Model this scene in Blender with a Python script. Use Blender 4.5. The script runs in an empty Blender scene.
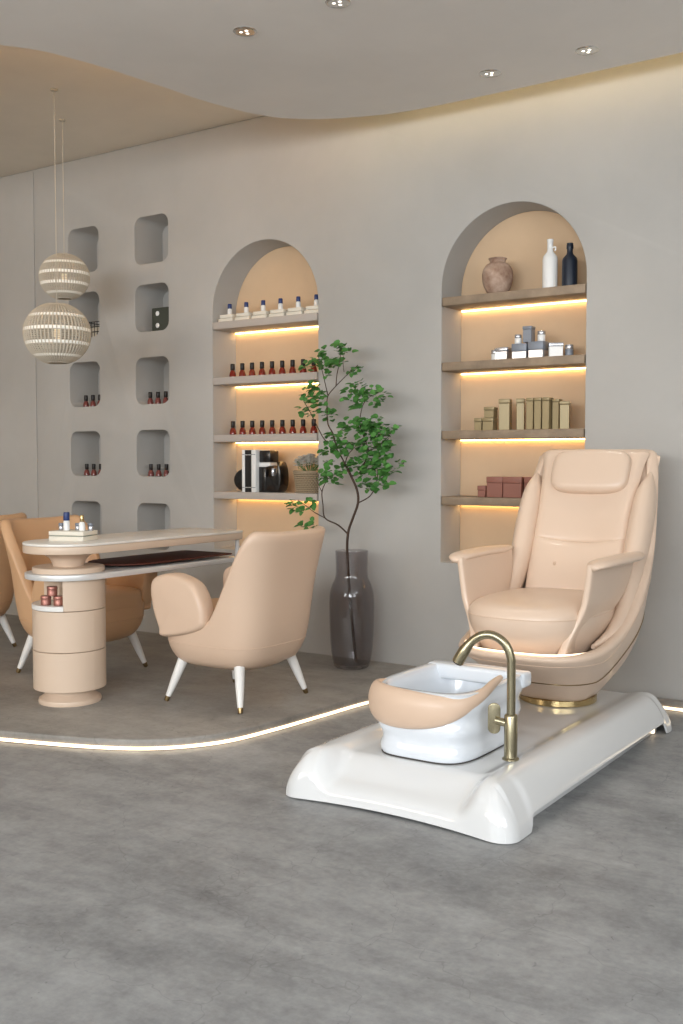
import bpy, bmesh, math, random
from mathutils import Vector, Matrix, Euler
from math import pi, sin, cos, radians, atan, atan2, sqrt
random.seed(7)
SC = bpy.context.scene
COL = SC.collection
W = 5.14          # front plane of the back wall
PF = 0.05         # top of the raised floor

# ------------------------------------------------------------------ materials
def lin(c):
    return tuple((v/255/12.92 if v/255 <= .04045 else ((v/255+.055)/1.055)**2.4) for v in c)
MATS = {}
def mat(name, rgb, rough=.5, metal=0., coat=0., emit=None, estr=0., trans=0., ior=1.45, bump=0., bscale=20., vary=0., vscale=3., spec=.5, vrgb=None, sheen=0., sss=0.):
    m = bpy.data.materials.new(name); m.use_nodes = True
    nt = m.node_tree; b = nt.nodes['Principled BSDF']
    c = lin(rgb) + (1,)
    b.inputs['Base Color'].default_value = c
    b.inputs['Roughness'].default_value = rough
    b.inputs['Metallic'].default_value = metal
    b.inputs['Coat Weight'].default_value = coat
    b.inputs['Coat Roughness'].default_value = .08
    b.inputs['Transmission Weight'].default_value = trans
    b.inputs['IOR'].default_value = ior
    b.inputs['Specular IOR Level'].default_value = spec
    if emit:
        b.inputs['Emission Color'].default_value = lin(emit) + (1,)
        b.inputs['Emission Strength'].default_value = estr
    if vary or bump:
        tc = nt.nodes.new('ShaderNodeTexCoord')
    if vary:
        n = nt.nodes.new('ShaderNodeTexNoise'); n.inputs['Scale'].default_value = vscale
        n.inputs['Detail'].default_value = 6; n.inputs['Roughness'].default_value = .6
        nt.links.new(tc.outputs['Object'], n.inputs['Vector'])
        r = nt.nodes.new('ShaderNodeValToRGB')
        r.color_ramp.elements[0].position = .3; r.color_ramp.elements[1].position = .7
        lo = vrgb or tuple(max(0, v*(1-vary)) for v in rgb)
        r.color_ramp.elements[0].color = lin(lo) + (1,)
        r.color_ramp.elements[1].color = c
        nt.links.new(n.outputs['Fac'], r.inputs['Fac'])
        nt.links.new(r.outputs['Color'], b.inputs['Base Color'])
    if bump:
        n2 = nt.nodes.new('ShaderNodeTexNoise'); n2.inputs['Scale'].default_value = bscale
        n2.inputs['Detail'].default_value = 4
        nt.links.new(tc.outputs['Object'], n2.inputs['Vector'])
        bp = nt.nodes.new('ShaderNodeBump'); bp.inputs['Strength'].default_value = bump
        bp.inputs['Distance'].default_value = .01
        nt.links.new(n2.outputs['Fac'], bp.inputs['Height'])
        nt.links.new(bp.outputs['Normal'], b.inputs['Normal'])
    MATS[name] = m
    return m

def concrete(name, dark, light, rough):
    m = bpy.data.materials.new(name); m.use_nodes = True
    nt = m.node_tree; L = nt.links; N = nt.nodes; b = N['Principled BSDF']
    tc = N.new('ShaderNodeTexCoord')
    def noise(s, d, r=.6, dist=0., mp=None):
        n = N.new('ShaderNodeTexNoise'); n.inputs['Scale'].default_value = s
        n.inputs['Detail'].default_value = d; n.inputs['Roughness'].default_value = r
        n.inputs['Distortion'].default_value = dist
        L.new(mp if mp else tc.outputs['Object'], n.inputs['Vector']); return n
    mp = N.new('ShaderNodeMapping'); mp.inputs['Scale'].default_value = (.45, 1.5, 1); mp.inputs['Rotation'].default_value = (0, 0, radians(25))
    L.new(tc.outputs['Object'], mp.inputs['Vector'])
    n1 = noise(1.6, 8, .68, .4, mp.outputs['Vector']); n2 = noise(7, 8, .75); n3 = noise(45, 3)
    def mix(a, c, f):
        x = N.new('ShaderNodeMix'); x.data_type = 'FLOAT'; x.inputs[0].default_value = f
        L.new(a, x.inputs[2]); L.new(c, x.inputs[3]); return x.outputs[0]
    h = mix(mix(n1.outputs['Fac'], n2.outputs['Fac'], .42), n3.outputs['Fac'], .12)
    r = N.new('ShaderNodeValToRGB'); r.color_ramp.elements[0].position = .38; r.color_ramp.elements[1].position = .62
    r.color_ramp.elements[0].color = lin(dark) + (1,); r.color_ramp.elements[1].color = lin(light) + (1,)
    L.new(h, r.inputs['Fac'])
    # hairline cracks
    wob = noise(2.5, 4, .6)
    add = N.new('ShaderNodeMixRGB'); add.blend_type = 'ADD'; add.inputs[0].default_value = .5
    L.new(tc.outputs['Object'], add.inputs[1]); L.new(wob.outputs['Color'], add.inputs[2])
    v = N.new('ShaderNodeTexVoronoi'); v.feature = 'DISTANCE_TO_EDGE'; v.inputs['Scale'].default_value = 2.1
    L.new(add.outputs[0], v.inputs['Vector'])
    cr = N.new('ShaderNodeValToRGB'); cr.color_ramp.elements[0].position = 0; cr.color_ramp.elements[1].position = .006
    cr.color_ramp.elements[0].color = (.62, .62, .62, 1); cr.color_ramp.elements[1].color = (1, 1, 1, 1)
    L.new(v.outputs['Distance'], cr.inputs['Fac'])
    # small dark pits
    v2 = N.new('ShaderNodeTexVoronoi'); v2.inputs['Scale'].default_value = 16
    L.new(add.outputs[0], v2.inputs['Vector'])
    pr = N.new('ShaderNodeValToRGB'); pr.color_ramp.elements[0].position = .03; pr.color_ramp.elements[1].position = .1
    pr.color_ramp.elements[0].color = (.5, .5, .5, 1); pr.color_ramp.elements[1].color = (1, 1, 1, 1)
    L.new(v2.outputs['Distance'], pr.inputs['Fac'])
    m1 = N.new('ShaderNodeMixRGB'); m1.blend_type = 'MULTIPLY'; m1.inputs[0].default_value = .55
    L.new(r.outputs[0], m1.inputs[1]); L.new(cr.outputs[0], m1.inputs[2])
    m2 = N.new('ShaderNodeMixRGB'); m2.blend_type = 'MULTIPLY'; m2.inputs[0].default_value = .7
    L.new(m1.outputs[0], m2.inputs[1]); L.new(pr.outputs[0], m2.inputs[2])
    L.new(m2.outputs[0], b.inputs['Base Color'])
    b.inputs['Roughness'].default_value = rough
    bp = N.new('ShaderNodeBump'); bp.inputs['Strength'].default_value = .15; bp.inputs['Distance'].default_value = .005
    L.new(h, bp.inputs['Height']); L.new(bp.outputs[0], b.inputs['Normal'])
    return m

M_floor = concrete('concrete_floor_finish', (116, 117, 118), (170, 171, 171), .5)
M_raised = concrete('raised_concrete_finish', (120, 116, 110), (158, 153, 146), .45)
M_wall = mat('wall_plaster', (187, 184, 179), .75, vary=.07, vscale=.9, bump=.12, bscale=6, spec=.25)
M_ceil = mat('ceiling_plaster', (240, 235, 229), .85, vary=.04, vscale=1.1, bump=.08, bscale=5, spec=.2)
M_ceil2 = mat('upper_ceiling_plaster', (240, 230, 214), .85, vary=.06, vscale=.8, spec=.2)
M_back = mat('niche_back_peach', (216, 186, 152), .6, vary=.03, vscale=4, spec=.3)
M_shelfg = mat('greige_shelf', (186, 177, 169), .55, bump=.05, bscale=40)
M_wood = mat('taupe_wood', (158, 138, 116), .5, vary=.2, vscale=9)
M_led = mat('warm_led', (255, 224, 170), .5, emit=(255, 208, 138), estr=12)
M_ledc = mat('cove_led', (255, 230, 180), .5, emit=(255, 224, 158), estr=10)
M_ledfill = mat('added_amber_led', (255, 220, 160), .5, emit=(255, 196, 120), estr=17)  # emission of the added strip that warms the left side
M_ledf = mat('floor_led', (255, 238, 214), .5, emit=(255, 226, 188), estr=2.2)
M_leath = mat('peach_leather', (216, 188, 164), .42, bump=.04, bscale=120, coat=.12)
M_leath2 = mat('light_peach_leather', (222, 197, 175), .36, bump=.03, bscale=130, coat=.2)
M_tan = mat('tan_leather', (212, 170, 130), .42, bump=.04, bscale=120, coat=.12)
M_seam = mat('seam_thread', (150, 112, 84), .6)
M_gold = mat('brushed_brass', (190, 168, 122), .26, metal=1)
M_goldd = mat('dark_brass', (150, 128, 92), .3, metal=1)
M_faucet = mat('champagne_metal', (166, 157, 130), .27, metal=1)
M_white = mat('white_gloss', (224, 225, 225), .12, coat=.6)
M_tub = mat('white_tub_acrylic', (226, 231, 237), .1, coat=.6)
M_legw = mat('white_lacquer', (234, 232, 228), .3, coat=.3)
M_drum = mat('beige_lacquer', (216, 193, 171), .4, coat=.1)
M_marble = mat('white_marble', (246, 243, 238), .3, coat=.1, vary=.1, vscale=5, vrgb=(226, 218, 206))
M_trim = mat('satin_silver', (222, 221, 219), .3, metal=.25)
M_redglass = mat('dark_red_glass', (92, 50, 40), .6, spec=.2)
M_black = mat('black_gloss', (22, 21, 22), .25, coat=.3)
M_blackm = mat('black_matte', (30, 28, 28), .55)
M_cap = mat('black_cap', (28, 22, 20), .4)
M_red = mat('red_polish', (124, 36, 24), .15, coat=.5)
M_pink = mat('rose_polish', (122, 66, 62), .15, coat=.5)
M_cream = mat('cream_card', (228, 222, 208), .6)
M_whitep = mat('white_glass', (236, 236, 234), .25, coat=.3)
M_blue = mat('blue_cap', (44, 62, 112), .35)
M_greenp = mat('grey_green_paper', (150, 154, 140), .6)
M_olive = mat('olive_gold_card', (150, 134, 100), .4, metal=.25)
M_silver = mat('silver_card', (196, 198, 204), .22, metal=.75)
M_greyc = mat('grey_card', (128, 134, 144), .4, metal=.2)
M_maroon = mat('brick_rose_card', (146, 96, 82), .5)
M_copper = mat('copper_jar', (164, 112, 100), .35, metal=.5)
M_navy = mat('navy_ceramic', (30, 38, 52), .35)
M_clay = mat('weathered_clay', (196, 172, 154), .85, vary=.35, vrgb=(128, 94, 74), vscale=14, bump=.6, bscale=25)
M_wick = mat('grey_wicker', (164, 146, 120), .75)
M_pendw = mat('woven_cord', (196, 186, 168), .7)
M_band = mat('pendant_white_band', (245, 243, 236), .4, emit=(255, 246, 228), estr=.12)
M_glow = mat('pendant_bulb', (255, 240, 215), .5, emit=(255, 226, 184), estr=.8)
M_leaf = mat('leaf_green', (92, 148, 72), .5, vary=.4, vscale=12, vrgb=(56, 106, 48))
M_bark = mat('dark_bark', (74, 58, 48), .8)
M_flower = mat('white_blossom', (246, 243, 236), .7)
M_dgreen = mat('dark_sage_box', (66, 70, 62), .5)
M_chrome = mat('chrome', (220, 220, 218), .12, metal=1)
M_lens = mat('downlight_lens', (255, 250, 240), .3, emit=(255, 246, 232), estr=2.5)
def thin_glass(name, tint):
    m = mat(name, (200, 200, 200)); nt = m.node_tree; N = nt.nodes; L = nt.links
    tr = N.new('ShaderNodeBsdfTransparent'); tr.inputs[0].default_value = tint+(1,)
    gl = N.new('ShaderNodeBsdfGlossy'); gl.inputs['Roughness'].default_value = .03
    mx = N.new('ShaderNodeMixShader')
    lw = N.new('ShaderNodeLayerWeight'); lw.inputs[0].default_value = .5
    pw = N.new('ShaderNodeMath'); pw.operation = 'POWER'; pw.inputs[1].default_value = 4; L.new(lw.outputs['Facing'], pw.inputs[0])
    ma = N.new('ShaderNodeMath'); ma.operation = 'MULTIPLY_ADD'; ma.inputs[1].default_value = .5; ma.inputs[2].default_value = .045; L.new(pw.outputs[0], ma.inputs[0])
    L.new(ma.outputs[0], mx.inputs[0]); L.new(tr.outputs[0], mx.inputs[1]); L.new(gl.outputs[0], mx.inputs[2])
    L.new(mx.outputs[0], N['Material Output'].inputs['Surface']); return m
M_glass = thin_glass('smoked_glass', (.83, .82, .83))
M_frame = mat('window_frame_grey', (90, 88, 86), .4)
M_grey = mat('dark_grey', (70, 66, 62), .7)  # dark grey of the tub gasket and faucet aerator

# ------------------------------------------------------------------ helpers
def put(name, bm, m, parent=None, smooth=True, ang=38, mods=None):
    bmesh.ops.recalc_face_normals(bm, faces=bm.faces[:])
    me = bpy.data.meshes.new(name); bm.to_mesh(me); bm.free()
    for x in (m if isinstance(m, (list, tuple)) else [m]): me.materials.append(x)
    if smooth:
        for p in me.polygons: p.use_smooth = True
        me.set_sharp_from_angle(angle=radians(ang))
    o = bpy.data.objects.new(name, me); COL.objects.link(o)
    if parent: o.parent = parent
    return o
def thing(name, label, cat, loc=(0, 0, 0), rz=0., group=None):
    o = bpy.data.objects.new(name, None); COL.objects.link(o)
    o.empty_display_size = .1
    o.location = loc; o.rotation_euler = (0, 0, rz); return tag(o, label, cat, group)
def tag(o, label, cat, group=None, kind=None):
    o['label'] = label; o['category'] = cat
    if group: o['group'] = group
    if kind: o['kind'] = kind
    return o
def dup(root, loc, rz, label, group=None):
    r = root.copy(); COL.objects.link(r); r.location = loc; r.rotation_euler = (0, 0, rz); r['label'] = label
    if group: r['group'] = group
    for ch in list(root.children):
        c = ch.copy(); COL.objects.link(c); c.parent = r
        for g in ch.children:
            d = g.copy(); COL.objects.link(d); d.parent = c
    return r
def B(): return bmesh.new()
def rbox(bm, c, s, r=.005, seg=2, rot=None):
    g = bmesh.ops.create_cube(bm, size=1)
    M = Matrix.Translation(Vector(c)) @ (rot.to_matrix().to_4x4() if rot else Matrix.Identity(4)) @ Matrix.Diagonal((s[0], s[1], s[2], 1))
    vs = g['verts']; bmesh.ops.transform(bm, matrix=M, verts=vs)
    if r > 0:
        es = list({e for v in vs for e in v.link_edges})
        bmesh.ops.bevel(bm, geom=es, offset=min(r, min(s)*.49), segments=seg, profile=.5, affect='EDGES')
    return bm
def rings(bm, R, cap0=True, cap1=True, closed=True):
    V = [[bm.verts.new(p) for p in r] for r in R]
    n = len(R[0])
    for a, b in zip(V[:-1], V[1:]):
        for i in range(n if closed else n-1):
            j = (i+1) % n
            bm.faces.new((a[i], a[j], b[j], b[i]))
    if cap0: bm.faces.new(V[0][::-1])
    if cap1: bm.faces.new(V[-1])
    return bm
def lathe(bm, prof, c=(0, 0, 0), n=32, cap=True):
    R = [[(c[0]+r*cos(2*pi*i/n), c[1]+r*sin(2*pi*i/n), c[2]+z) for i in range(n)] for r, z in prof]
    return rings(bm, R, cap, cap)
def crom(P, k=8):
    P = [Vector(p) for p in P]; out = []
    for i in range(len(P)-1):
        a = P[max(i-1, 0)]; b = P[i]; c = P[i+1]; d = P[min(i+2, len(P)-1)]
        for j in range(k):
            t = j/k
            out.append(.5*((2*b)+(c-a)*t+(2*a-5*b+4*c-d)*t*t+(3*b-a-3*c+d)*t**3))
    out.append(P[-1]); return out
def crom1(xs, k=8):
    return [v.x for v in crom([(x, 0, 0) for x in xs], k)]
def tube(bm, pts, rad, n=12, up=None, flat=1.):
    """rad: number or list; flat: ratio of the section's second axis (number or list)"""
    P = [Vector(p) for p in pts]; m = len(P)
    if not isinstance(rad, (list, tuple)): rad = [rad]*m
    if not isinstance(flat, (list, tuple)): flat = [flat]*m
    T = [(P[min(i+1, m-1)]-P[max(i-1, 0)]).normalized() for i in range(m)]
    u = Vector(up) if up else (Vector((0, 0, 1)) if abs(T[0].z) < .9 else Vector((1, 0, 0)))
    R = []
    for i in range(m):
        a = u - T[i]*u.dot(T[i])
        if a.length < 1e-6: a = T[i].orthogonal()
        a.normalize(); b = T[i].cross(a)
        if not up: u = a
        R.append([P[i]+a*(rad[i]*cos(2*pi*k/n))+b*(rad[i]*flat[i]*sin(2*pi*k/n)) for k in range(n)])
    return rings(bm, R)
def sell(bm, c, s, e1=.5, e2=.5, nu=28, nv=14, rot=None):
    """superellipsoid: e<1 boxy"""
    sp = lambda v, e: math.copysign(abs(v)**e, v)
    R = []
    for j in range(1, nv):
        ph = -pi/2+pi*j/nv; r = []
        for i in range(nu):
            th = 2*pi*i/nu
            p = Vector((s[0]*sp(cos(ph), e1)*sp(cos(th), e2), s[1]*sp(cos(ph), e1)*sp(sin(th), e2), s[2]*sp(sin(ph), e1)))
            if rot: p = rot.to_matrix() @ p
            r.append(p+Vector(c))
        R.append(r)
    return rings(bm, R)
def prism(bm, poly, axis, a, b, r=0., seg=3):
    """poly of 2D points extruded along axis ('x','y','z') from a to b"""
    def P(p, q): return {'x': (q, p[0], p[1]), 'y': (p[0], q, p[1]), 'z': (p[0], p[1], q)}[axis]
    v0 = [bm.verts.new(P(p, a)) for p in poly]; v1 = [bm.verts.new(P(p, b)) for p in poly]
    n = len(poly); f0 = bm.faces.new(v0); f1 = bm.faces.new(v1[::-1])
    for i in range(n): bm.faces.new((v0[i], v1[i], v1[(i+1) % n], v0[(i+1) % n]))
    if r > 0:
        bmesh.ops.recalc_face_normals(bm, faces=bm.faces[:])
        es = list(f0.edges)+list(f1.edges)
        bmesh.ops.bevel(bm, geom=es, offset=r, segments=seg, profile=.5, affect='EDGES')
    return bm
def pillow(bm, prof, xa, xb, p=3.2, n=9):
    cy = sum(q[0] for q in prof)/len(prof); cz = sum(q[1] for q in prof)/len(prof); R = []
    for i in range(-n, n+1):
        u = sin(pi/2*i/n); s = (1-abs(u)**p)**(1/p) if abs(u) < 1 else .0
        k = 1-.22*(1-s)
        R.append([((xa+xb)/2+(xb-xa)/2*u, cy+(q[0]-cy)*k, cz+(q[1]-cz)*k) for q in prof])
    for e, idx in ((R[0], 0), (R[-1], -1)):
        x0 = e[0][0]; d = 1 if idx else -1; ext = []
        for k2, dd in ((.6, .004), (.3, .007), (.08, .008)):
            ext.append([(x0+d*math.copysign(dd, xb-xa), cy+(q[1]-cy)*k2/1, cz+(q[2]-cz)*k2) for q in e])
        if idx == 0: R = ext[::-1]+R
        else: R = R+ext
    return rings(bm, R)
def rrect(x0, y0, x1, y1, r, k=5):
    out = []
    for cx, cy, a in ((x1-r, y1-r, 0), (x0+r, y1-r, 90), (x0+r, y0+r, 180), (x1-r, y0+r, 270)):
        for i in range(k+1):
            t = radians(a+90*i/k); out.append((cx+r*cos(t), cy+r*sin(t)))
    return out
def lerp(tab, z):
    if z <= tab[0][0]: return tab[0][1:]
    for a, b in zip(tab[:-1], tab[1:]):
        if z <= b[0]:
            t = (z-a[0])/(b[0]-a[0])
            return tuple(p+(q-p)*t for p, q in zip(a[1:], b[1:]))
    return tab[-1][1:]
def spl(tab, k=8):
    """densify a table with a smooth spline so lerp() reads as a curve"""
    n = len(tab[0]); cols = [crom1([r[i] for r in tab], k) for i in range(n)]
    return list(zip(*cols))
def sstep(a, b, x):
    t = max(0, min(1, (x-a)/(b-a))); return t*t*(3-2*t)
def sellring(hx, hy, cy, z, n, N=96, cx=0.):
    out = []
    for i in range(N):
        t = 2*pi*i/N
        out.append((cx+hx*math.copysign(abs(cos(t))**(2/n), cos(t)), cy+hy*math.copysign(abs(sin(t))**(2/n), sin(t)), z))
    return out
def catrom2(P, k=6, closed=False):
    Q = [(p[0], p[1], 0) for p in P]
    if closed:
        n = len(Q); out = []
        for i in range(n):
            a, b, c, d = (Vector(Q[(i+j-1) % n]) for j in range(4))
            for j in range(k):
                t = j/k; v = .5*((2*b)+(c-a)*t+(2*a-5*b+4*c-d)*t*t+(3*b-a-3*c+d)*t**3)
                out.append((v.x, v.y))
        return out
    return [(v.x, v.y) for v in crom(Q, k)]

# ------------------------------------------------------------------ room shell
XL, XR, YB, ZC = -9.6, 3.0, -4.2, 3.355
def struct(o, label=None):
    o['kind'] = 'structure'; o['label'] = label or o.name.replace('_', ' '); return o
bm = B(); rbox(bm, ((XL+XR)/2, (YB+5.7)/2, -.06), (XR-XL+.6, 5.7-YB+.6, .12), 0)
struct(put('floor', bm, M_floor, smooth=False), 'grey concrete floor with hairline cracks')

# curved front edge of the raised floor
edge = [(-9.4, 2.0), (-7.5, 2.15), (-5.6, 2.42), (-4.4, 2.69), (-3.751, 2.89), (-3.328, 3.03), (-3.08, 3.17), (-2.92, 3.39), (-2.86, 3.67), (-2.825, 4.01), (-2.78, 4.42), (-2.66, 4.78), (-2.42, 5.0), (-2.05, 5.085), (-1.4, 5.095), (-.4, 5.095), (1.0, 5.095), (2.9, 5.095)]
E2 = catrom2(edge, 8)
bm = B(); poly = E2+[(2.9, 5.12), (2.9, W), (XL, W), (XL, 2.0)]
prism(bm, poly, 'z', 0.0, PF, .008, 2)
tag(put('raised_floor', bm, M_raised, ang=50), 'low curved concrete platform along the back wall', 'floor', kind='structure')
def ribbon(path, z0, z1, off, name, m, th=.006):
    """thin strip standing against a vertical edge that follows the path (right-hand side)"""
    R = []
    for i, p in enumerate(path):
        a = Vector(path[max(i-1, 0)]); b = Vector(path[min(i+1, len(path)-1)]); d = (b-a).normalized()
        nrm = Vector((d.y, -d.x)); q = Vector(p)+nrm*off; q2 = Vector(p)+nrm*(off+th)
        R.append([(q.x, q.y, z0), (q2.x, q2.y, z0), (q2.x, q2.y, z1), (q.x, q.y, z1)])
    bm = B(); rings(bm, R); return put(name, bm, m, smooth=False)
tag(ribbon(E2[4:-4], .005, .018, .0015, 'floor_light_strip', M_ledf), 'glowing warm white light strip along the curved raised floor edge', 'light strip')

# back wall with arched niches and rounded pockets
NICHE = [(-4.472, -3.637), (-2.797, -1.960)]
NB, NS, ND = .655, 2.177, .245
def arch(x0, x1, zb, zs, k=40, inset=0.):
    x0 += inset; x1 -= inset; zb += inset
    cx = (x0+x1)/2; r = (x1-x0)/2
    return [(x0, zb), (x1, zb)]+[(cx+r*cos(pi*i/k), zs+r*sin(pi*i/k)) for i in range(k+1)]
PX = [(-5.825, -5.515), (-5.165, -4.855)]
PZ = [2.552, 2.098, 1.609, 1.118, .62]
bm = B(); rbox(bm, ((XL+XR)/2, W+.25, 1.75), (XR-XL+.4, .5, 3.9), 0)
wall = put('wall_back', bm, M_wall, smooth=False)
bm = B()
for x0, x1 in NICHE: prism(bm, arch(x0, x1, NB, NS), 'y', W-.1, W+ND)
for x0, x1 in PX:
    for z in PZ: prism(bm, rrect(x0, z, x1, z+.315, .062, 7), 'y', W-.1, W+.275)
rbox(bm, (-6.19, W, 1.69), (.009, .03, 3.28), 0)
rbox(bm, (-6.6, W, ZC-.006), (5.9, .03, .014), 0)
cut = put('cutter', bm, M_wall, smooth=False)
md = wall.modifiers.new('b', 'BOOLEAN'); md.object = cut; md.operation = 'DIFFERENCE'; md.solver = 'EXACT'
md.use_self = True
bv = wall.modifiers.new('v', 'BEVEL'); bv.width = .007; bv.segments = 3; bv.limit_method = 'ANGLE'; bv.angle_limit = radians(50)
dg = bpy.context.evaluated_depsgraph_get()
nm = bpy.data.meshes.new_from_object(wall.evaluated_get(dg)); wall.modifiers.clear(); wall.data = nm
for p in nm.polygons: p.use_smooth = True
nm.set_sharp_from_angle(angle=radians(35))
bpy.data.objects.remove(cut)
print('WALL', len(nm.vertices), len(nm.polygons))
struct(wall, 'greige plaster back wall with arched niches and ten rounded pockets')
for k, (x0, x1) in enumerate(NICHE):
    bm = B(); prism(bm, arch(x0, x1, NB, NS, inset=.002), 'y', W+ND-.012, W+ND-.001)
    o = put('niche_back_panel', bm, M_back); struct(o, 'peach arched back panel of the %s niche' % ('left', 'right')[k])

# other walls
def wallbox(name, c, s, label):
    bm = B(); rbox(bm, c, s, 0); return struct(put(name, bm, M_wall, smooth=False), label)
wallbox('wall_left', (XL-.1, .6, 1.75), (.2, 10, 3.9), 'greige side wall on the left')
# right wall with a window opening, rear wall with two window openings
def pierced(name, axis, at, a0, a1, holes, z0=0., z1=3.6, t=.2, sgn=1):
    bm = B(); hs = sorted(holes); cuts = []
    x = a0
    def bx(u0, u1, v0, v1):
        c = ((u0+u1)/2, at+sgn*t/2, (v0+v1)/2); s = (u1-u0, t, v1-v0)
        if axis == 'x': c = (c[1], c[0], c[2]); s = (s[1], s[0], s[2])
        rbox(bm, c, s, 0)
    for h in hs:
        bx(x, h[0], z0, z1); bx(h[0], h[1], z0, h[2]); bx(h[0], h[1], h[3], z1); x = h[1]
    bx(x, a1, z0, z1)
    return struct(put(name, bm, M_wall, smooth=False), name.replace('_', ' '))
RH = [(-7.5, -4.6, 1.5, 3.0), (-4.0, 2.4, 1.5, 3.05)]
SH = [(-2.6, 2.4, 1.5, 3.0)]
pierced('wall_rear', 'y', YB, XL, XR, RH, sgn=-1)
pierced('wall_right', 'x', XR, YB-.2, W+.5, SH)
def winframe(name, axis, at, h, n):
    bm = B(); a, b, c, d = h; w = .05
    def bx(u0, u1, v0, v1):
        cc = ((u0+u1)/2, at, (v0+v1)/2); s = (u1-u0, .06, v1-v0)
        if axis == 'x': cc = (cc[1], cc[0], cc[2]); s = (s[1], s[0], s[2])
        rbox(bm, cc, s, .004, 1)
    bx(a, b, c, c+w); bx(a, b, d-w, d)
    for i in range(n+1):
        u = a+(b-a-w)*i/n; bx(u, u+w, c, d)
    return struct(put(name, bm, M_frame, smooth=False), 'grey window frame behind the viewer')
winframe('window_1', 'y', YB-.12, RH[0], 2); winframe('window_2', 'y', YB-.12, RH[1], 4); winframe('window_3', 'x', XR+.12, SH[0], 3)

# ceilings
bm = B(); rbox(bm, ((XL+XR)/2, (YB+5.7)/2, ZC+.1), (XR-XL+.6, 5.7-YB+.6, .2), 0)
struct(put('ceiling', bm, M_ceil2, smooth=False), 'warm greige upper ceiling')
drop = [(-9.55, .9), (-7.2, 1.35), (-5.6, 1.85), (-4.6, 2.45), (-3.957, 3.11), (-3.8, 3.434), (-3.72, 3.88), (-3.675, 4.208), (-3.575, 4.52), (-3.438, 4.69), (-3.18, 4.83), (-2.752, 4.919), (-1.6, 4.92), (-.5, 4.92), (1.2, 4.92), (2.95, 4.92)]
D2 = catrom2(drop, 8)
bm = B(); prism(bm, D2+[(2.95, YB+.02), (-9.55, YB+.02)], 'z', 3.1, 3.2)
struct(put('ceiling_drop', bm, M_ceil, ang=50), 'lower plaster ceiling panel with a curved edge')
def ribbon2(path, z0, z1, name, m):
    R = []
    for i, p in enumerate(path):
        a = Vector(path[max(i-1, 0)]); b = Vector(path[min(i+1, len(path)-1)]); d = (b-a).normalized()
        nrm = Vector((-d.y, d.x)); q = Vector(p)+nrm*.0015; q2 = Vector(p)+nrm*.006
        R.append([(q.x, q.y, z0), (q2.x, q2.y, z0), (q2.x, q2.y, z1), (q.x, q.y, z1)])
    bm = B(); rings(bm, R); return put(name, bm, m, smooth=False)
tag(ribbon2(D2[72:-2], 3.125, 3.145, 'cove_light_strip', M_ledc), 'warm cove light strip on the straight lower ceiling edge facing the wall', 'light strip')
tag(ribbon2(D2[4:73], 3.125, 3.145, 'cove_light_strip', M_ledfill), 'amber light strip added on the hidden curved ceiling edge to warm the left wall', 'light strip')  # added out of sight as warm fill for left wall and upper ceiling

# downlights
dl0 = None
DL = [(-2.943, 3.61, 'recessed ceiling spotlight, leftmost and nearest the curved ceiling edge'), (-2.445, 3.599, 'recessed ceiling spotlight cut off by the top of the photo'),
      (-2.274, 4.656, 'recessed ceiling spotlight near the wall, above and left of the right niche'), (-1.782, 4.647, 'recessed ceiling spotlight farthest right, near the wall cove')]
for x, y, lab in DL:
    if dl0 is None:
        t = dl0 = thing('ceiling_spotlight', lab, 'ceiling light', (x, y, 3.1), 0, 'recessed ceiling spotlights')
        bm = B(); lathe(bm, [(.040, 0), (.052, 0), (.053, -.002), (.050, -.005), (.042, -.006), (.040, -.004)], n=36, cap=False)
        bm2 = None
        put('trim_ring', bm, M_chrome, t)
        bm = B(); lathe(bm, [(.041, -.005), (.036, -.001), (.012, -.0005)], n=36); put('reflector', bm, M_chrome, t)
        for a in (90, 210, 330):
            bm = B(); sell(bm, (.017*cos(radians(a)), .017*sin(radians(a)), -.002), (.010, .010, .005), 1, 1, 14, 8); put('lens', bm, M_lens, t)
    else: dup(dl0, (x, y, 3.1), 0, lab)

# ------------------------------------------------------------------ niche shelves
SZ = [2.078, 1.770, 1.392, 1.026]
TOPF = [(.036, -.010, 0, 0), (.050, 0, 0, 0)]
ordn = ['top', 'second', 'third', 'lowest']
for k, (x0, x1) in enumerate(NICHE):
    side = ('left', 'right')[k]; mm = (M_shelfg, M_wood)[k]
    first = None
    for i, z in enumerate(SZ):
        z += TOPF[k][i]
        lab = '%s shelf of the %s arched niche, %s one from the top' % (('grey', 'taupe wood')[k], side, ['first', 'second', 'third', 'fourth'][i])
        if first is None:
            t = first = thing('niche_shelf', lab, 'shelf', (x0, W, z), 0, 'shelves in the %s niche' % side)
            w = x1-x0; th = .046
            bm = B(); r = .02
            pl = [(w-.002, ND-.014), (.002, ND-.014), (.002, .0)]+[(.002+r-r*cos(a), -.012+r-r*sin(a)) for a in (0, .4, .8, 1.2, 1.57)]+[(w-.002, -.012)]
            prism(bm, [(a, b) for a, b in pl], 'z', -th, 0, .003, 2)
            put('board', bm, mm, t)
            bm = B(); rbox(bm, (w/2, ND-.022, -th-.0035), (w-.02, .014, .006), .001, 1); s = put('light_strip', bm, M_led, t)
            s['label'] = 'glowing warm light strip under the shelf'
        else: dup(first, (x0, W, z), 0, lab)

def on(k, i, gap=.0005): return SZ[i]+TOPF[k][i]+gap

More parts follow.
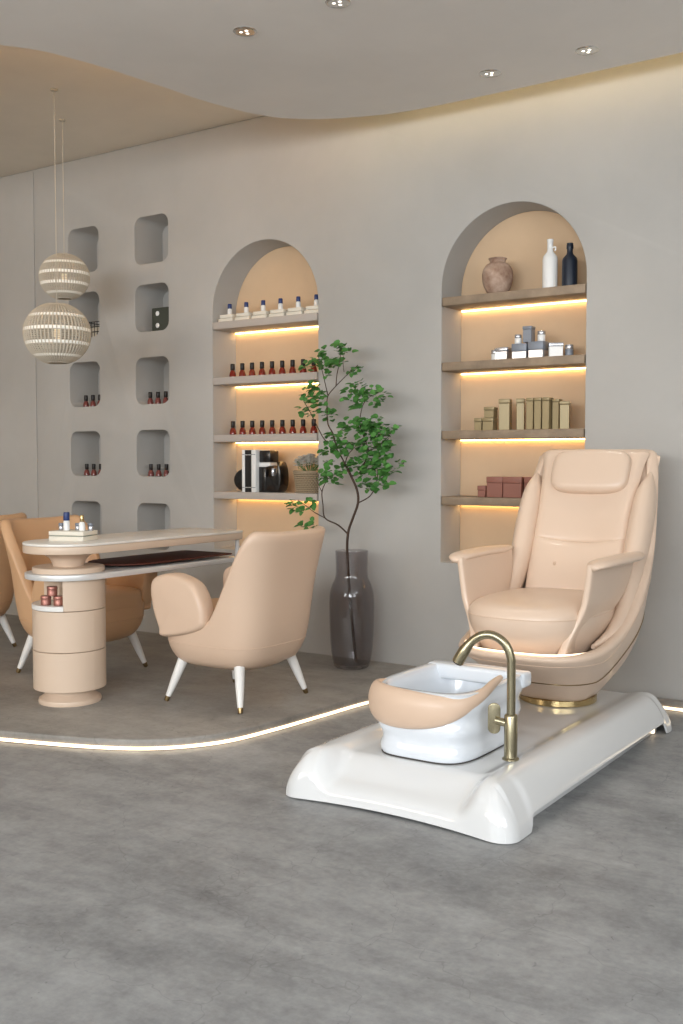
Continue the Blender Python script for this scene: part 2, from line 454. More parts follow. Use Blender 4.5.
# ------------------------------------------------------------------ nail polish bottles
def polish(loc, m, label, group, s=1.):
    t = thing('nail_polish_bottle', label, 'nail polish', loc, 0, group)
    bm = B(); R = [sellring(a*s, a*s, 0, z*s, 3, 20) for a, z in ((.013, 0), (.0165, .003), (.0165, .010), (.0145, .024), (.0105, .034), (.0085, .0375))]
    rings(bm, R); put('bottle', bm, m, t)
    bm = B(); lathe(bm, [(.0105*s, .038*s), (.0118*s, .040*s), (.0118*s, .070*s), (.0105*s, .073*s)], n=16); put('cap', bm, M_cap, t)
    return t
ords = ['leftmost', 'second from left', 'third from left', 'fourth from left', 'fifth from left', 'sixth from left', 'seventh from left', 'eighth from left', 'rightmost']
p0 = None
for row in (1, 2):
    for j in range(9):
        x = -4.350+j*.0802
        lab = 'red nail polish with black cap on the %s shelf of left niche, %s' % (ordn[row], ords[j])
        g = 'red nail polishes on the %s shelf' % ordn[row]
        if p0 is None: p0 = polish((x, W+.055, on(0, row)), M_red, lab, g, 1.2)
        else: dup(p0, (x, W+.055, on(0, row)), 0, lab, g)
p1 = None
for c, col in ((0, 'left'), (1, 'right')):
    for r_, row in ((2, 'third'), (3, 'fourth')):
        for j in range(3):
            x = PX[c][0]+(.112, .088)[c]+j*.072; z = PZ[r_]+.0005
            lab = 'rose nail polish with black cap in the %s row pocket of %s column, %s' % (row, col, ['leftmost', 'middle one', 'rightmost'][j])
            if p1 is None: p1 = polish((x, W+.05, z), M_pink, lab, 'rose nail polishes in the wall pockets', 1.15)
            else: dup(p1, (x, W+.05, z), 0, lab)

# box with two round spots, wire basket in pockets
t = thing('dotted_box', 'dark grey-green box with two pale round spots in a wall pocket', 'box', (-4.965, W+.125, PZ[1]), 0)
bm = B(); rbox(bm, (0, 0, .0805), (.17, .17, .16), .008, 3); put('box_body', bm, M_dgreen, t)
for z in (.04, .12):
    bm = B(); sell(bm, (-.03, -.0855, z+.001), (.017, .004, .017), 1, 1, 18, 8); put('pale_spot', bm, M_whitep, t)
t = thing('wire_basket', 'small dark grid wire basket in the second left wall pocket, partly behind pendant', 'basket', (-5.60, W+.10, PZ[1]), 0)
bm = B()
for z in (.003, .04, .075, .11):
    tube(bm, [(x, y, z) for x, y in ((-.09, -.06), (.075, -.06), (.075, .06), (-.09, .06), (-.09, -.06))], .003, 6)
put('horizontal_wires', bm, M_blackm, t)
bm = B()
for i in range(7):
    for y in (-.06, .06): tube(bm, [(-.09+i*.0275, y, .0), (-.09+i*.0275, y, .112)], .0022, 6)
for i in range(4):
    for x in (-.09, .075): tube(bm, [(x, -.06+i*.04, 0), (x, -.06+i*.04, .112)], .0022, 6)
put('vertical_wires', bm, M_blackm, t)
bm = B(); rbox(bm, (-.0075, 0, .045), (.15, .105, .08), .01, 2); put('folded_liner', bm, M_pendw, t)

# top shelf left niche : six boxed sets
s0 = None
six = ['leftmost', 'second from left', 'third from left', 'fourth from left', 'fifth from left', 'rightmost']
for j in range(6):
    x = -4.392+j*.1372; loc = (x, W+.075, on(0, 0))
    lab = 'flat pair of cream boxes on the top shelf of left niche, %s' % six[j]
    if s0 is None:
        s0 = t = thing('cream_box_pair', lab, 'box', loc, 0, 'cream boxes on the top shelf')
        bm = B(); rbox(bm, (0, 0, .013), (.118, .085, .026), .004, 2); put('lower_box', bm, M_cream, t)
        bm = B(); rbox(bm, (.003, 0, .039), (.106, .08, .023), .004, 2); put('upper_box', bm, M_cream, t)
    else: dup(s0, loc, 0, lab)
b0 = None
for j in range(6):
    x = -4.384+j*.1372; loc = (x, W+.07, on(0, 0)+.0515)
    lab = 'white serum bottle with blue cap standing on cream boxes, %s' % six[j]
    if b0 is None:
        b0 = t = thing('serum_bottle', lab, 'bottle', loc, 0, 'blue capped bottles on the top shelf')
        bm = B(); lathe(bm, [(.013, 0), (.0155, .003), (.0155, .032), (.012, .038)], n=20); put('bottle', bm, M_whitep, t)
        bm = B(); lathe(bm, [(.0135, .0385), (.014, .041), (.0135, .066), (.012, .069)], n=20); put('cap', bm, M_blue, t)
    else: dup(b0, loc, 0, lab)

# lowest shelf, left niche
zs = on(0, 3)
bm = B(); prism(bm, [(.100*cos(radians(a)), .075+.075*sin(radians(a))) for a in range(90, 271, 9)], 'y', -.045, .045, .014, 4)
o = put('disc_bookend', bm, M_black); o.location = (-4.231, W+.075, zs)
tag(o, 'round black disc ornament beside the books in the left niche', 'ornament')
def book(x, w, h, d, m, lab, band=None):
    t = thing('book', lab, 'book', (x, W+.07, zs), 0, 'books on the lowest shelf of left niche')
    bm = B(); rbox(bm, (0, 0, h/2), (w, d, h), .0025, 2); put('cover', bm, m, t)
    bm = B(); rbox(bm, (0, .002, h/2), (w-.006, d-.006, h+.0016), .0005, 1); put('pages', bm, M_cream, t)
    for zz in (.03, h-.03):
        bm = B(); rbox(bm, (0, -d/2-.0002, zz), (w-.004, .002, .004), 0); put('spine_line', bm, band or M_greyc, t)
book(-4.2165, .023, .268, .15, M_whitep, 'tall white book, leftmost of the books in the left niche')
book(-4.191, .025, .266, .15, M_blackm, 'black book next to the leftmost white book', M_trim)
book(-4.165, .025, .266, .15, M_blackm, 'black book pressed against the wider white book', M_trim)
book(-4.134, .035, .268, .15, M_whitep, 'wide white book between black books and black arch ornament')
t = thing('crescent_sculpture', 'black sculpture of block and crescent horn holding a pale wedge in left niche', 'ornament', (-4.116, W+.07, zs))
t.scale = (.71, 1, 1)
bm = B(); rbox(bm, (.068, 0, .226), (.122, .09, .074), .006, 2); put('upper_block', bm, M_black, t)
bm = B(); rbox(bm, (.040, 0, .08), (.076, .09, .16), .004, 2); put('lower_block', bm, M_black, t)
bm = B(); prism(bm, [(.002, .188), (.122, .188), (.122, .168), (.078, .160), (.002, .160)], 'y', -.04, .04, .003, 2); put('pale_wedge', bm, M_whitep, t)
bm = B(); c0 = (.140, .135); R0 = .135; out = []; inn = []
for i in range(25):
    a = radians(-175+(185)*i/24); out.append((.155+.092*cos(a)*1.0, .100+.099*sin(a)))
pl = [(.079, .1), (.079, .0)]+[(.12, 0), (.19, 0), (.222, .018), (.238, .05), (.242, .09), (.236, .14), (.222, .175), (.205, .192), (.2, .19), (.207, .16), (.200, .125), (.180, .105), (.15, .096), (.12, .098)]
prism(bm, catrom2(pl[2:], 3)+[(.079, .1), (.079, 0)], 'y', -.045, .045, .005, 2); put('crescent', bm, M_black, t)
bm = B(); lathe(bm, [(.002, 0), (.02, .002), (.024, .02), (.024, .036), (.02, .05), (.004, .056)], n=24, c=(.125, 0, .101)); put('pale_cup', bm, M_silver, t)

# wicker basket with flowers
t = thing('flower_basket', 'grey wicker basket on the lowest shelf of left niche', 'basket', (-3.778, W+.10, zs))
bm = B(); nseg = 60
for j in range(11):
    z = .006+j*.0115; r = .068+.017*(z/.125)
    pts = [((r+.0022*(1 if (i+j) % 2 else -1))*cos(2*pi*i/nseg)*1.12, (r+.0022*(1 if (i+j) % 2 else -1))*sin(2*pi*i/nseg), z) for i in range(nseg+1)]
    tube(bm, pts, .0055, 5)
put('woven_side', bm, M_wick, t)
bm = B(); pts = [(.085*cos(2*pi*i/40)*1.12, .085*sin(2*pi*i/40), .130) for i in range(41)]; tube(bm, pts, .008, 8); put('rim', bm, M_wick, t)
bm = B(); lathe(bm, [(.062, .004), (.062, .01)], n=30); put('bottom', bm, M_wick, t)
t = thing('flower_bunch', 'bunch of small white blossoms filling the wicker basket', 'flowers', (-3.778, W+.10, zs+.0))
bm = B(); bs = B(); rnd = random.Random(5)
for i in range(260):
    a = rnd.uniform(0, 2*pi); r = .085*sqrt(rnd.random()); z = .162+.060*(1-(r/.1)**2)+rnd.uniform(-.02, .02)
    c = Vector((r*cos(a)*1.15, r*sin(a)*.85, z)); 
    for k in range(5):
        b = 2*pi*k/5+a; d = Vector((cos(b), sin(b), .35)); e = Vector((-sin(b), cos(b), 0))*.009
        v = [bm.verts.new(c), bm.verts.new(c+d*.010+e), bm.verts.new(c+d*.019), bm.verts.new(c+d*.010-e)]; bm.faces.new(v)
    if i % 6 == 0: tube(bs, [(c.x*.4, c.y*.4, .138), (c.x*.9, c.y*.9, z-.03), tuple(c)], .0012, 4)
f = put('blossoms', bm, M_flower, t); f['kind'] = 'stuff'
put('stems', bs, M_leaf, t)

# ------------------------------------------------------------------ right niche goods
z0 = on(1, 0)
t = thing('clay_pot', 'weathered round clay pot with narrow neck on the top shelf of right niche', 'pot', (-2.50, W+.09, z0))
bm = B(); P = [(.045, 0), (.062, .012), (.085, .05), (.094, .09), (.09, .125), (.07, .155), (.05, .165), (.048, .178), (.056, .186), (.054, .19), (.044, .188), (.040, .175), (.04, .165)]
lathe(bm, [(r*.9, z*1.05) for r, z in spl(P, 4)], n=40); put('body', bm, M_clay, t)
def sbottle(x, m, lab, handle, h=.225):
    t = thing('slim_bottle', lab, 'bottle', (x, W+.10, z0))
    bm = B(); q = h/.225; P = [(.036, 0), (.040, .004), (.040, .135*q), (.037, .15*q), (.018, .17*q), (.0155, .18*q), (.0155, h-.012), (.017, h-.01), (.017, h), (.012, h+.001)]
    lathe(bm, P, n=28); put('body', bm, m, t)
    if handle:
        bm = B(); tube(bm, crom([(.012, 0, h-.045), (.028, 0, h-.042), (.030, 0, h-.055), (.026, 0, h-.062)], 5), .004, 8); put('spout', bm, m, t)
    else:
        bm = B(); lathe(bm, [(.018, h-.03), (.0185, h-.028), (.0185, h-.012), (.018, h-.01)], n=24); put('neck_band', bm, m, t)
sbottle(-2.200, M_whitep, 'slim white bottle with tiny spout on the top shelf of right niche', True, .268)
sbottle(-2.090, M_navy, 'slim dark navy bottle at the right end of the top shelf', False, .236)

def gbox(name, x, y, z, sx, sy, sz, m, lab, cat, group, lid=.35, rz=0, lm=None):
    t = thing(name, lab, cat, (x, W+y, z), rz, group)
    zl = sz*(1-lid)
    bm = B(); rbox(bm, (0, 0, zl/2), (sx-.003, sy-.003, zl), .002, 1); put('base', bm, m, t)
    bm = B(); rbox(bm, (0, 0, zl+(sz-zl)/2+.0003), (sx, sy, sz-zl-.0006), .002, 2); put('lid', bm, lm or m, t)
    return t
z1 = on(1, 1); G = 'silver cosmetics boxes on the second shelf of right niche'
def sil(*a, **k): return gbox('silver_box', *a, 'box', G, **k)
sil(-2.452, .07, z1, .075, .07, .068, M_silver, 'silver box at the left end of the silver group', lid=.3)
sil(-2.345, .07, z1, .086, .075, .082, M_silver, 'silver box with grey lid, second from left in bottom row', lid=.5, lm=M_greyc)
sil(-2.250, .07, z1, .086, .075, .088, M_silver, 'silver box with grey lid, third from left in bottom row', lid=.5, lm=M_greyc)
sil(-2.152, .07, z1, .075, .06, .075, M_whitep, 'white box with silver lid, right end of the silver group', lid=.25, lm=M_silver, rz=.5)
sil(-2.306, .075, z1+.0886, .052, .055, .085, M_greyc, 'tall grey box standing on the two silver boxes', lid=.2)
def jar(x, y, z, r, h, m, lm, lab, cat, group, name='cosmetic_jar'):
    t = thing(name, lab, cat, (x, W+y, z), 0, group)
    bm = B(); lathe(bm, [(r*.93, 0), (r, .003), (r, h*.62), (r*.96, h*.64)], n=24); put('jar', bm, m, t)
    bm = B(); lathe(bm, [(r*.97, h*.65), (r*1.0, h*.67), (r*1.0, h*.97), (r*.95, h)], n=24); put('lid', bm, lm, t)
jar(-2.510, .085, z1, .02, .06, M_whitep, M_silver, 'small pale jar left of the silver boxes', 'jar', 'small pale jars among silver boxes')
jar(-2.366, .07, z1+.0826, .019, .05, M_whitep, M_silver, 'small pale jar on the second silver box', 'jar', 'small pale jars among silver boxes')
jar(-2.232, .07, z1+.0886, .021, .055, M_whitep, M_silver, 'small pale jar on the third silver box', 'jar', 'small pale jars among silver boxes')
jar(-2.088, .10, z1, .022, .065, M_greyc, M_silver, 'small grey jar at the right end of the second shelf', 'jar', 'small pale jars among silver boxes')
z2 = on(1, 2); G2 = 'olive gold boxes on the third shelf of right niche'
def oli(*a, **k): return gbox('olive_gold_box', *a, 'box', G2, **k)
oli(-2.585, .06, z2, .045, .06, .068, M_olive, 'small olive gold box, leftmost of the olive boxes', lid=.3)
oli(-2.525, .06, z2, .066, .06, .068, M_olive, 'small olive gold box under the stacked one', lid=.3)
oli(-2.520, .06, z2+.0686, .06, .055, .058, M_olive, 'small olive gold box stacked on top', lid=.3)
oli(-2.438, .07, z2, .062, .06, .168, M_olive, 'tall olive gold box beside the small stack', lid=.14, rz=.2)
oli(-2.354, .085, z2, .045, .06, .168, M_olive, 'narrow tall olive gold box standing alone in the middle', lid=.14, rz=.35)
oli(-2.280, .06, z2, .042, .06, .168, M_olive, 'tall olive gold box, leftmost of the tight row', lid=.1)
oli(-2.2345, .06, z2, .042, .06, .168, M_olive, 'tall olive gold box, second in the tight row', lid=.1)
oli(-2.189, .06, z2, .042, .06, .168, M_olive, 'tall olive gold box, rightmost of the tight row', lid=.1)
oli(-2.146, .085, z2, .040, .05, .160, M_olive, 'tall olive gold box set back behind the row', lid=.1)
oli(-2.092, .06, z2, .052, .055, .145, M_olive, 'olive gold box at the right end of the third shelf', lid=.12, rz=.3)
z3 = on(1, 3); G3 = 'brick rose boxes on the lowest shelf of right niche'
def mar(*a, **k): return gbox('brick_rose_box', *a, 'box', G3, **k)
mar(-2.565, .07, z3, .05, .06, .062, M_maroon, 'small brick rose box at the left end of its shelf', lid=.4)
mar(-2.484, .075, z3, .098, .08, .112, M_maroon, 'brick rose box, left of the two large ones', lid=.3)
mar(-2.376, .07, z3, .110, .085, .112, M_maroon, 'brick rose box, right of the two large ones', lid=.3)
mar(-2.272, .08, z3, .08, .08, .112, M_maroon, 'brick rose box partly hidden behind the pedicure chair', lid=.3)

# ------------------------------------------------------------------ nail table
TX, TY = -3.935, 3.45
t = thing('manicure_table', 'beige manicure table with marble top and drum pedestal', 'table', (TX, TY, PF))
def stad(hw, y0, y1, k=20, rr=.04):
    """stadium near end (round), far end nearly square"""
    pts = [(hw*cos(pi+pi*i/k), hw*sin(pi+pi*i/k)) for i in range(k+1)]
    pts = [(x, y+hw+y0) for x, y in pts]
    return pts+[(hw, y1-rr), (hw-rr*.3, y1-rr*.3), (hw-rr, y1), (-hw+rr, y1), (-hw+rr*.3, y1-rr*.3), (-hw, y1-rr)]
bm = B(); prism(bm, stad(.214, -.214, 1.10), 'z', .735, .772, .004, 2); put('tabletop', bm, M_drum, t)
bm = B(); prism(bm, stad(.215, -.215, 1.101), 'z', .7725, .785, .003, 2); put('marble_slab', bm, M_marble, t)
bm = B(); prism(bm, stad(.207, -.207, 1.06), 'z', .610, .638, .003, 2); put('lower_shelf', bm, M_trim, t)
bm = B(); prism(bm, stad(.188, .19, 1.04), 'z', .652, .658, .001, 1); o = put('shelf_panel', bm, M_redglass, t); o['label'] = 'dark red glossy panel'
bm = B(); lathe(bm, [(.17, .6385), (.172, .641), (.172, .660), (.168, .664), (.10, .666)], n=48); put('drum_cap', bm, M_drum, t)
bm = B(); lathe(bm, spl([(.075, .666), (.077, .675), (.092, .705), (.135, .7345)], 4), n=40); put('neck', bm, M_drum, t)
# drum: upper ring with an open display cut-out, two closed rings
DR = .174
def drumring(z0, z1, a0=0, a1=360, r=DR, n=60, inner=.15):
    bm = B(); R = []
    full = abs(a1-a0-360) < 1e-3
    for i in range(n+1):
        a = radians(a0+(a1-a0)*i/n); c, s = cos(a), sin(a)
        R.append([(inner*c, inner*s, z0), ((r-.002)*c, (r-.002)*s, z0), (r*c, r*s, z0+.002), (r*c, r*s, z1-.002), ((r-.002)*c, (r-.002)*s, z1), (inner*c, inner*s, z1)])
    rings(bm, R, not full, not full)
    return bm
bm = drumring(.073, .262); lathe(bm, [(.151, .074), (.151, .261)], n=40); put('lower_drum', bm, M_drum, t)
bm = drumring(.265, .459); lathe(bm, [(.151, .266), (.151, .458)], n=40); put('middle_drum', bm, M_drum, t)
A0, A1 = -178, -50     # cut-out angles (towards the viewer, left)
bm = drumring(.462, .619, A1, 360+A0); put('upper_drum', bm, M_drum, t)
bm = drumring(.462, .486, A0+.3, A1-.3, r=DR+.002, inner=.02); o = put('display_shelf', bm, M_legw, t)
for a in (A0, A1):
    bm = B(); c, s = cos(radians(a)), sin(radians(a))
    rbox(bm, (c*.115, s*.115, .553), (.115, .006, .130), .001, 1, Euler((0, 0, radians(a)))); put('display_side', bm, M_drum, t)
bm = B(); lathe(bm, [(.045, .4625), (.045, .619)], n=24); put('display_core', bm, M_drum, t)
bm = B(); rbox(bm, (-.06, -.105, .616), (.05, .05, .004), .001, 1); o = put('display_light', bm, M_led, t); o['label'] = 'small warm light over the jars'
bm = B(); lathe(bm, [(.115, .073), (.115, .048), (.128, .034), (.148, .022), (.152, .010), (.149, 0)], n=48); put('foot_disc', bm, M_drum, t)
for x in (.185,):
    bm = B(); rbox(bm, (x, 1.06, .3675), (.02, .02, .733), .004, 2); put('end_post', bm, M_trim, t)
# copper jars in the display
k0 = None
for dx, dy, dz, lab in ((.053, -.110, 0, 'copper jar at the right of the trio in the table pedestal'), (-.010, -.134, 0, 'copper jar at the left of the trio in the table pedestal'), (.0215, -.122, .0455, 'copper jar on top of the other two in the table pedestal')):
    loc = (TX+dx, TY+dy, PF+.4865+dz)
    if k0 is None:
        k0 = q = thing('copper_jar', lab, 'jar', loc, 0, 'copper jars in the table pedestal')
        bm = B(); lathe(bm, [(.022, 0), (.0245, .002), (.0245, .028), (.023, .030)], n=24); put('jar', bm, M_copper, q)
        bm = B(); lathe(bm, [(.024, .0305), (.0252, .032), (.0252, .043), (.024, .045)], n=24); put('lid', bm, M_copper, q)
    else: dup(k0, loc, 0, lab)
# things on the table
ZT = PF+.7855
bxy = (TX-.022, TY+.052); rz = radians(18)
t = thing('presentation_box', 'cream and grey-green flat box, lower of the two on the table', 'box', (bxy[0], bxy[1], ZT), rz)
bm = B(); rbox(bm, (0, 0, .011), (.19, .14, .022), .002, 2); put('box_base', bm, M_cream, t)
bm = B(); rbox(bm, (0, 0, .0245), (.186, .136, .0045), .001, 1); put('box_band', bm, M_greenp, t)
t = thing('tray_box', 'shallow cream box stacked on the flat box, holding small bottles', 'box', (bxy[0], bxy[1], ZT+.0272), rz)
bm = B(); rbox(bm, (0, 0, .010), (.19, .14, .020), .002, 2); put('box_base', bm, M_cream, t)
ZB = ZT+.0475
def onbox(x, y): c, s = cos(rz), sin(rz); return (bxy[0]+x*c-y*s, bxy[1]+x*s+y*c, ZB)
t = thing('table_serum_bottle', 'white bottle with dark blue cap on the boxes on the table', 'bottle', onbox(-.025, -.02))
bm = B(); lathe(bm, [(.013, 0), (.0155, .003), (.0155, .045), (.012, .05)], n=22); put('bottle', bm, M_whitep, t)
bm = B(); lathe(bm, [(.0148, .0505), (.0155, .052), (.0148, .088), (.0135, .091)], n=22); put('cap', bm, M_blue, t)
t = thing('gold_capped_bottle', 'pale bottle with gold cap on the boxes on the table', 'bottle', onbox(.06, -.02))
bm = B(); lathe(bm, [(.013, 0), (.0155, .003), (.0155, .036), (.009, .045)], n=22); put('bottle', bm, M_whitep, t)
bm = B(); lathe(bm, [(.010, .0455), (.0105, .047), (.0095, .076), (.008, .079)], n=22); put('cap', bm, M_gold, t)
for x, y, lab in ((-.065, .0, 'small grey jar at the left on the boxes on the table'), (.018, .015, 'small grey jar between the two bottles on the table'), (.085, .02, 'small grey jar at the right on the boxes on the table')):
    q = onbox(x, y); jar(q[0], q[1]-W, q[2], .014, .036, M_silver, M_greyc, lab, 'jar', 'small grey jars on the manicure table', 'table_jar')

# ------------------------------------------------------------------ armchairs
def armchair(label, loc, rz, lm, cm):
    """front faces local -y"""
    t = thing('armchair', label, 'chair', loc, rz, 'leather armchairs at the manicure tables')
    plan = spl([(.175, .17, .19, .0), (.20, .235, .245, .0), (.27, .278, .288, .0), (.38, .295, .305, .01), (.60, .312, .305, .04), (.86, .350, .300, .095)], 6)
    N = 120; th = .052; R = [[] for _ in range(60)]
    cols = []
    for i in range(N):
        a = 2*pi*i/N; ca, sa = cos(a), sin(a)
        cxn = math.copysign(abs(ca)**(2/3.6), ca); syn = math.copysign(abs(sa)**(2/3.6), sa)
        rim = .37+.455*sstep(.02, .86, syn)**1.1+.022*(abs(cxn)**3)*sstep(.6, 1, syn)
        col = []
        z0 = .175
        for k in range(19):
            z = z0+(rim-z0)*(k/18)
            hx, hy, cy = lerp(plan, z)
            col.append((hx*cxn, cy+hy*syn, z))
        hx, hy, cy = lerp(plan, rim)
        for q in (45, 90, 135):
            s = .5*th*(1-cos(radians(q))); col.append(((hx-s)*cxn, cy+(hy-s)*syn, rim+.5*th*.8*sin(radians(q))))
        for k in range(9):
            z = rim+(.33-rim)*(k/8); hx, hy, cy = lerp(plan, z)
            col.append(((hx-th)*cxn, cy+(hy-th)*syn, z))
        cols.append(col)
    bm = B(); rings(bm, [[c[k] for c in cols] for k in range(len(cols[0]))])
    put('shell', bm, lm, t, ang=70)
    bm = B(); hx, hy, cy = lerp(plan, .30)
    tube(bm, [Vector(p) for p in sellring(hx+.0002, hy+.0002, cy, .30, 3.6, 80)]+[Vector(sellring(hx, hy, cy, .30, 3.6, 80)[0])], .0022, 6, up=(0, 0, 1)); put('seam', bm, lm, t)
    bm = B(); sell(bm, (0, -.035, .40), (.222, .262, .068), .35, .35, 48, 18); put('seat_cushion', bm, cm, t, ang=80)
    for s in (-1, 1):
        prof = catrom2([(-.235, .36), (-.275, .46), (-.290, .56), (-.265, .612), (-.18, .635), (-.10, .628), (-.01, .590), (.04, .51), (.055, .43), (.035, .385), (-.08, .345), (-.22, .325)], 5, True)
        bm = B(); pillow(bm, prof, s*.215, s*.320)
        put('arm_pad', bm, lm, t, ang=80)
    for sx in (-1, 1):
        for sy in (-1, 1):
            a = Vector((sx*.195, sy*.175, .215)); b = Vector((sx*.262, sy*.235, .0)); d = b-a
            bm = B(); tube(bm, [a, a+d*.5, a+d*.885], [.027, .021, .0135], 18)
            leg = put('leg', bm, M_legw, t)
            bm = B(); tube(bm, [a+d*.886, a+d*.95, a+d*.992], [.0139, .0125, .0105], 18); put('brass_tip', bm, M_goldd, leg)
    return t
armchair('peach leather armchair in front of the table, seen from behind', (-3.30, 3.965, PF), radians(-90), M_leath, M_tan)
armchair('tan leather armchair facing the viewer behind the manicure table', (-4.455, 4.00, PF), radians(90), M_tan, M_tan)
armchair('tan leather armchair cut off at the left edge of the photo', (-5.60, 4.00, PF), radians(-90), M_tan, M_tan)

# ------------------------------------------------------------------ pendants
def pendant(x, y, zc, R, label):
    t = thing('woven_pendant_lamp', label, 'pendant lamp', (x, y, ZC), 0, 'woven globe pendants')
    dz = zc-ZC
    bm = B(); lathe(bm, [(.022, 0), (.022, -.006), (.018, -.010)], n=24); put('ceiling_cap', bm, M_pendw, t)
    bm = B(); tube(bm, [(0, 0, -.008), (0, 0, dz+R*.9)], .0022, 8); put('cord', bm, M_pendw, t)
    bm = B(); nm_ = 52
    for i in range(nm_):
        a = 2*pi*i/nm_; pts = []
        for k in range(25):
            ph = radians(-72+144*k/24); pts.append((R*cos(ph)*cos(a), R*cos(ph)*sin(a), dz+R*.93*sin(ph)))
        tube(bm, pts, R*.030, 6)
    nr = 40
    for j in range(nr):
        ph = radians(-74+148*j/(nr-1)); rr = R*.99*cos(ph)
        tube(bm, [(rr*cos(2*pi*i/48), rr*sin(2*pi*i/48), dz+R*.93*sin(ph)) for i in range(49)], R*.018, 5)
    put('woven_shade', bm, M_pendw, t)
    for ph in (-70, -47, -20, 6, 33, 66):
        p = radians(ph); rr = R*1.005*cos(p); w = .019 if abs(ph) < 60 else .012
        bm = B(); Q = []
        for i in range(60):
            a = 2*pi*i/60
            ring = []
            for k in range(5):
                q = p+(k-2)/4*w/R*1.0; r1 = R*1.02*cos(q); ring.append((r1*cos(a), r1*sin(a), dz+R*.95*sin(q)))
            for k in (4, 0):
                q = p+(k-2)/4*w/R*1.0; r1 = R*.985*cos(q); ring.append((r1*cos(a), r1*sin(a), dz+R*.92*sin(q)))
            Q.append(ring)
        Q.append(Q[0]); rings(bm, Q, False, False); put('white_band', bm, M_band, t)
    bm = B(); sell(bm, (0, 0, dz), (R*.13, R*.13, R*.17), 1, 1, 20, 12); put('bulb', bm, M_glow, t)
pendant(-4.770, 4.12, 1.962, .188, 'large woven globe pendant, the lower and bigger of the two')
pendant(-5.148, 4.51, 2.382, .153, 'small woven globe pendant, above and behind the larger one')

# ------------------------------------------------------------------ vase and branch
VX, VY = -3.235, 4.90
t = None
out = spl([(.001, .0), (.07, .0), (.095, .008), (.107, .035), (.119, .11), (.126, .22), (.129, .34), (.126, .42), (.112, .475), (.095, .515), (.091, .56), (.094, .665)], 5)
bm = B(); prof = [(r, z) for r, z in out]+[(.0915, .668), (.0885, .664)]+[(max(r-.006, .0005), max(z, .022) if r > .02 else .022) for r, z in reversed(out) if z < .66 and (z > .02 or r < .09)]
prof = [p for i, p in enumerate(prof) if i == 0 or (abs(p[0]-prof[i-1][0])+abs(p[1]-prof[i-1][1])) > 1e-4]
lathe(bm, prof, n=56); o = put('glass_vase', bm, M_glass); o.location = (VX, VY, PF+.0005)
tag(o, 'tall smoked glass vase on the raised floor beside the wall', 'vase')

# pixel-measured branch skeleton, turned into positions on a shallow volume round y=4.86
F_ = 1040.; PITCH = -atan(52/F_); YAW = radians(34.)
fw = Vector((-sin(YAW)*cos(PITCH), cos(YAW)*cos(PITCH), sin(PITCH))); rt = Vector((cos(YAW), sin(YAW), 0)); upv = rt.cross(fw)
CAM = Vector((0, 0, 1.23))
def at(px, py, Y):
    d = fw*F_+rt*(px-341.5)+upv*(512-py); return CAM+d*((Y-CAM.y)/d.y)
t = thing('leafy_branch', 'tall green leafy branch standing in the smoked glass vase', 'plant', (VX, VY, PF+.03))
base = Vector(t.location)
def bpath(pp): return [at(x, y, Y)-base for x, y, Y in pp]
trunk = [Vector((.03, .0, .0)), Vector((.0, 0, .25)), at(347.5, 560, 4.93)-base, at(348, 534, 4.92)-base, at(353, 518, 4.90)-base, at(358, 503, 4.88)-base, at(357, 490, 4.87)-base, at(351, 476, 4.86)-base, at(345, 464, 4.85)-base]
bm = B()
def br(P, r0, r1, k=5):
    Q = crom(P, k); n = len(Q); tube(bm, Q, [r0+(r1-r0)*i/(n-1) for i in range(n)], 8)
br(trunk, .0085, .0065)
J = trunk[-1]
br([J]+bpath([(337, 450, 4.84), (325, 440, 4.82), (318, 428, 4.81), (310, 412, 4.80), (303, 400, 4.80)]), .0045, .0018)
br(bpath([(337, 450, 4.84), (333, 434, 4.84), (328, 424, 4.84), (327, 408, 4.84), (328, 396, 4.84), (336, 386, 4.85), (348, 374, 4.86), (358, 365, 4.87)]), .0045, .0018)
br(bpath([(328, 396, 4.84), (325, 383, 4.83), (322, 370, 4.82), (318, 355, 4.81)]), .003, .0015)
br(bpath([(336, 386, 4.85), (337, 374, 4.85), (340, 360, 4.85), (341, 348, 4.86)]), .003, .0015)
br(bpath([(344, 372, 4.86), (343, 360, 4.86), (345, 352, 4.86)]), .002, .0012)
br(bpath([(348, 534, 4.92), (338, 525, 4.88), (325, 518, 4.84), (323, 505, 4.83), (322, 492, 4.82), (326, 482, 4.82), (332, 474, 4.82)]), .005, .002)
br(bpath([(325, 518, 4.84), (314, 512, 4.80), (305, 505, 4.78), (298, 500, 4.76)]), .003, .0014)
br(bpath([(322, 492, 4.82), (318, 482, 4.80), (320, 470, 4.80)]), .0025, .0014)
br(bpath([(358, 503, 4.88), (370, 496, 4.88), (376, 484, 4.88), (378, 470, 4.88)]), .004, .002)
br(bpath([(376, 484, 4.88), (384, 476, 4.89), (392, 468, 4.9)]), .002, .0012)
br(bpath([(351, 476, 4.86), (358, 474, 4.86), (363, 466, 4.86), (368, 452, 4.86), (366, 442, 4.86), (360, 425, 4.86), (362, 408, 4.86), (367, 398, 4.87), (372, 388, 4.87)]), .0045, .0018)
br([J]+bpath([(348, 455, 4.84), (354, 448, 4.83), (360, 440, 4.83)]), .003, .0015)
br(bpath([(368, 452, 4.86), (378, 446, 4.88), (390, 435, 4.9)]), .0025, .0012)
br(bpath([(367, 398, 4.87), (376, 394, 4.88), (383, 390, 4.88)]), .002, .001)
put('branches', bm, M_bark, t)
